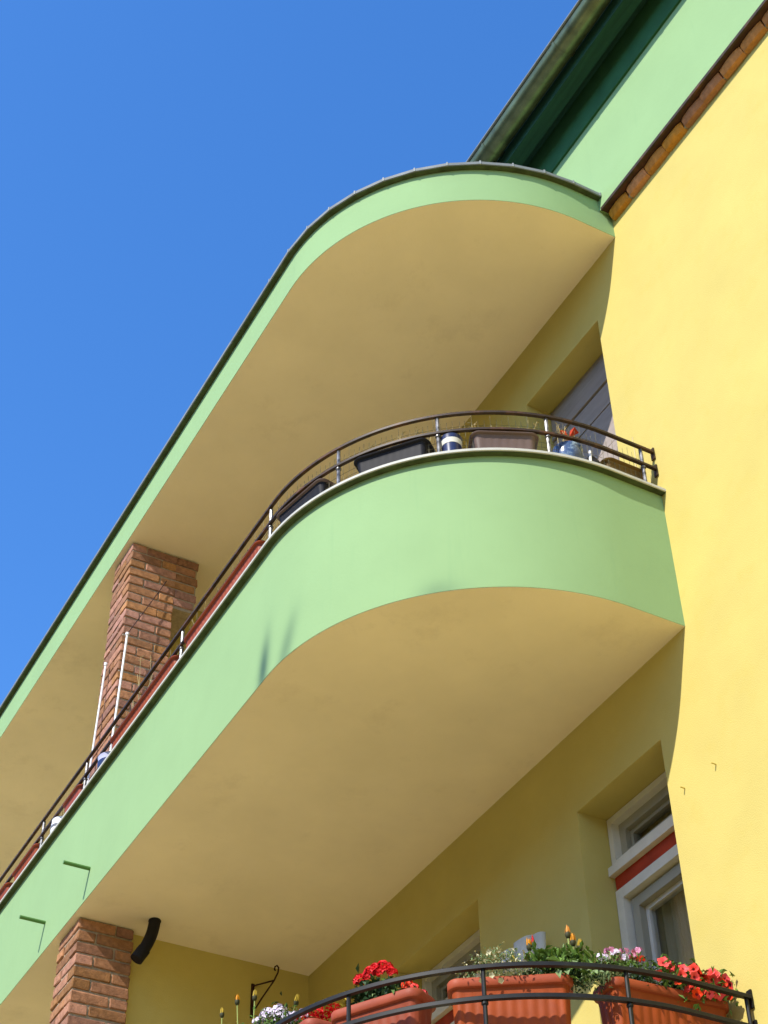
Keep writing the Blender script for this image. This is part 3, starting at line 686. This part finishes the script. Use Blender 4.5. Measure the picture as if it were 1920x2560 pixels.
# red geranium
t = plant('geranium_plant', 'deep red geranium heads over dark leaves behind the lowest railing', -.80, -1.32, -1.97)
gh = [cluster_mesh('flower_head', m_gred, .034, 26, .017, .9), cluster_mesh('flower_head', m_pet, .024, 18, .015, .9)]
for q_, i, s_ in (((-.83, -1.339, -1.80), 0, 1.05), ((-.774, -1.309, -1.797), 0, 1.15), ((-.885, -1.365, -1.81), 0, .9), ((-.80, -1.33, -1.79), 0, .9), ((-.679, -1.249, -1.893), 1, 1), ((-.626, -1.209, -1.95), 1, .85), ((-.655, -1.232, -1.913), 1, .8), ((-.74, -1.29, -1.82), 0, .7)):
    place('flower_head', gh[i], t, rel_(t, q_), aim(Vector((.3, -.3, .6)) + rv(.2)), (s_,) * 3)
foliage([rel_(t, (-.83, -1.34, -1.87)), rel_(t, (-.77, -1.30, -1.88)), rel_(t, (-.88, -1.36, -1.88)), rel_(t, (-.80, -1.32, -1.93)), rel_(t, (-.74, -1.29, -1.92)), rel_(t, (-.70, -1.26, -1.94))], 420, (.03, .03, .022), .036, .026, m_leafd, t)
foliage([rel_(t, (-.76, -1.30, -1.90)), rel_(t, (-.70, -1.26, -1.93))], 50, (.03, .03, .022), .034, .024, m_leaf, t)
foliage([rel_(t, (-.93, -1.39, -1.88)), rel_(t, (-.95, -1.4, -1.93))], 26, (.015, .015, .02), .035, .014, m_yelp, t, name='yellowed_foliage')
# alyssum
t = plant('alyssum_plant', 'white and pale lilac blossoms at the bottom edge left of the geranium', -1.45, -1.46, -1.96)
AL = [(-1.70, -1.455, -1.665), (-1.606, -1.455, -1.672), (-1.492, -1.455, -1.708), (-1.343, -1.455, -1.803), (-1.274, -1.454, -1.823), (-1.471, -1.455, -1.748), (-1.55, -1.455, -1.70), (-1.40, -1.455, -1.77), (-1.64, -1.44, -1.70), (-1.43, -1.48, -1.745)]
al = [cluster_mesh('flower_head', m_, .034, 26, .0135, .8) for m_ in (m_lil, m_lil)]
for i, q_ in enumerate(AL): place('flower_head', al[i % 2], t, rel_(t, q_), aim(Vector((.3, -.4, .8)) + rv(.3)), (rnd.uniform(.8, 1.15),) * 3)
foliage([rel_(t, (q_[0], q_[1], q_[2] - .035)) for q_ in AL], 420, (.04, .03, .03), .03, .010, m_leaf, t)
foliage([rel_(t, (q_[0] * .99, q_[1], q_[2] - .10)) for q_ in AL], 400, (.05, .03, .05), .034, .012, m_leafd, t)
foliage([rel_(t, (-1.2, -1.44, -1.85)), rel_(t, (-1.12, -1.42, -1.87)), rel_(t, (-1.05, -1.40, -1.88))], 200, (.03, .02, .015), .022, .012, m_gred, t, name='dark_red_blossoms')
# tall buds at the left
t = gazania('tall thin stems with closed yellow buds at the bottom edge near the brick pillar', (-1.95, -1.42, -1.75),
        [((-2.248, -1.405, -1.385), 'y', 0), ((-2.07, -1.405, -1.395), 'o', 0), ((-1.866, -1.405, -1.462), 'y', .05), ((-1.414, -1.405, -1.685), 'y', 0)],
        [((-1.95, -1.41, -1.70), 60, .05), ((-2.15, -1.41, -1.66), 30, .04), ((-1.75, -1.42, -1.72), 50, .04)], lscale=1.0)
planter('terracotta flower box below the tall yellow buds', 2.80, 3.45, -1.90, BC, m_terra, off=.12)

# ---------------------------------------------------------------- other things
# folded grey sheet behind the flowers
t = thing('wind_spinner', 'curved grey white plastic bands standing behind the orange buds', 'wind spinner', (-1.441, -.12, Z0 - 3.0))
eu = Vector((.49, .87, 0)); en = Vector((.87, -.49, 0))
def band(corners, bulge):
    k = MB(); n = 10; v = []
    (a0, b0), (a1, b1), (c0, d0), (c1, d1) = corners          # left bottom, left top, right bottom, right top
    for i in range(n + 1):
        q_ = i / n; bl = bulge * math.sin(math.pi * q_ * .85)
        for (ua, za), (ub, zb) in (((a0, b0), (c0, d0)), ((a1, b1), (c1, d1))):
            p = eu * 1.12 * (ua + (ub - ua) * q_) + en * bl; v.append((p.x, p.y, 1.915 + 1.12 * (za + (zb - za) * q_)))
    k.add(v, [(2 * i, 2 * i + 2, 2 * i + 3, 2 * i + 1) for i in range(n)])
    o = k.build('band', m_greyw, t, smooth=60)
    md = o.modifiers.new('thickness', 'SOLIDIFY'); md.thickness = .003
band(((.045, -.13), (.040, .058), (.088, -.13), (.098, .066)), .022)
band(((-.055, -.13), (-.050, .018), (.043, -.13), (.038, .052)), .030)
band(((-.105, -.13), (-.115, -.035), (-.057, -.13), (-.045, -.012)), .026)
MB().tube([(-.03, .02, 0), (-.03, .02, 1.86)], .012, 8).build('pole', m_grey, t, smooth=40)
# black outlet pipe
t = thing('outlet_pipe', 'bent black drain pipe hanging from the soffit beside the lower brick pillar', 'pipe', (-3.90, -1.183, Z0))
k = MB(); pts = [(0, 0, .02)] + [(0 - .02 * u * u, -.085 * u * u, -.27 * u) for u in [i / 10 for i in range(0, 11)]]
k.tube(pts, .037, 18); k.build('elbow', m_black, t, smooth=50)
d = (Vector(pts[-1]) - Vector(pts[-3])).normalized(); e = Vector(pts[-1])
MB().tube([e - d * .075, e + d * .01], .042, 18).build('socket', m_black, t, smooth=50)
MB().lathe([(.037, -.001), (.040, -.007), (.040, -.012), (.037, -.014)], 20).build('collar', m_black, t, smooth=40)
# bracket on the cross wall
t = thing('hanging_bracket', 'rusty iron bracket with a curled end on the yellow cross wall', 'bracket', (-4.125, -.40, Z0 - .34))
k = MB().box(.001, .010, -.010, .010, -.04, .19); k.build('wall_bar', m_iron, t, smooth=0)
k = MB(); k.tube([(.006, .0, .175), (.13, .09, .178)], .0055, 8); k.build('arm', m_iron, t, smooth=40)
crl = [(.006, .0, -.015), (.06, .04, .075), (.13, .09, .178), (.152, .105, .225), (.155, .108, .258), (.146, .10, .276), (.134, .092, .272), (.131, .09, .255), (.136, .094, .245)]
MB().tube(crl, .0055, 8).build('curl', m_iron, t, smooth=40)
# rods sticking out of the walls
def rod(label, x_, y_, z_, L, r, m_, down=.0):
    k = MB(); k.tube([(0, .01, 0), (0, -L, -down)], r, 12)
    o = k.build('wall_rod', m_, smooth=40); o.location = (x_, y_, Z0 + z_); tag(o, label, 'rod')
rod('short green rod sticking out of the parapet, the one nearer the curve', -3.844, -1.655, .204, .172, .0125, m_rodg)
rod('short green rod sticking out of the parapet, the one nearer the left edge', -4.643, -1.655, .225, .172, .0125, m_rodg)
rod('tiny rod on the sunlit yellow wall, the right one of two', .039, 0, -.839, .028, .0035, m_rody)
rod('tiny rod on the sunlit yellow wall beside the window, the left one of two', -.198, 0, -.831, .028, .0035, m_rody)
# white poles with a cord
k = MB(); k.tube([(-3.965, -1.577, Z0 + .93), (-3.965, -1.548, Z0 + 2.165)], .0085, 10); k.lathe([(0, 0), (.014, 0), (.014, .02), (0, .022)], 10, (-3.965, -1.548, Z0 + 2.16))
tag(k.build('white_pole', m_pole, smooth=40), 'thin white pole in front of the brick pillar, the taller looking right one', 'pole')
k = MB(); k.tube([(-4.295, -1.60, Z0 + .93), (-4.209, -1.60, Z0 + 2.045)], .008, 10); k.lathe([(0, 0), (.013, 0), (.013, .02), (0, .022)], 10, (-4.209, -1.60, Z0 + 2.04))
tag(k.build('white_pole', m_pole, smooth=40), 'thin white pole in front of the brick pillar, the left one', 'pole')
k = MB(); k.tube([(-3.965, -1.548, Z0 + 2.175), (-3.99, -1.42, Z0 + 2.47), (-4.02, -1.276, Z0 + 2.81)], .0035, 5)
tag(k.build('cord', m_iron, smooth=40), 'dark cord stretched from the right white pole up to the brick pillar', 'cord')
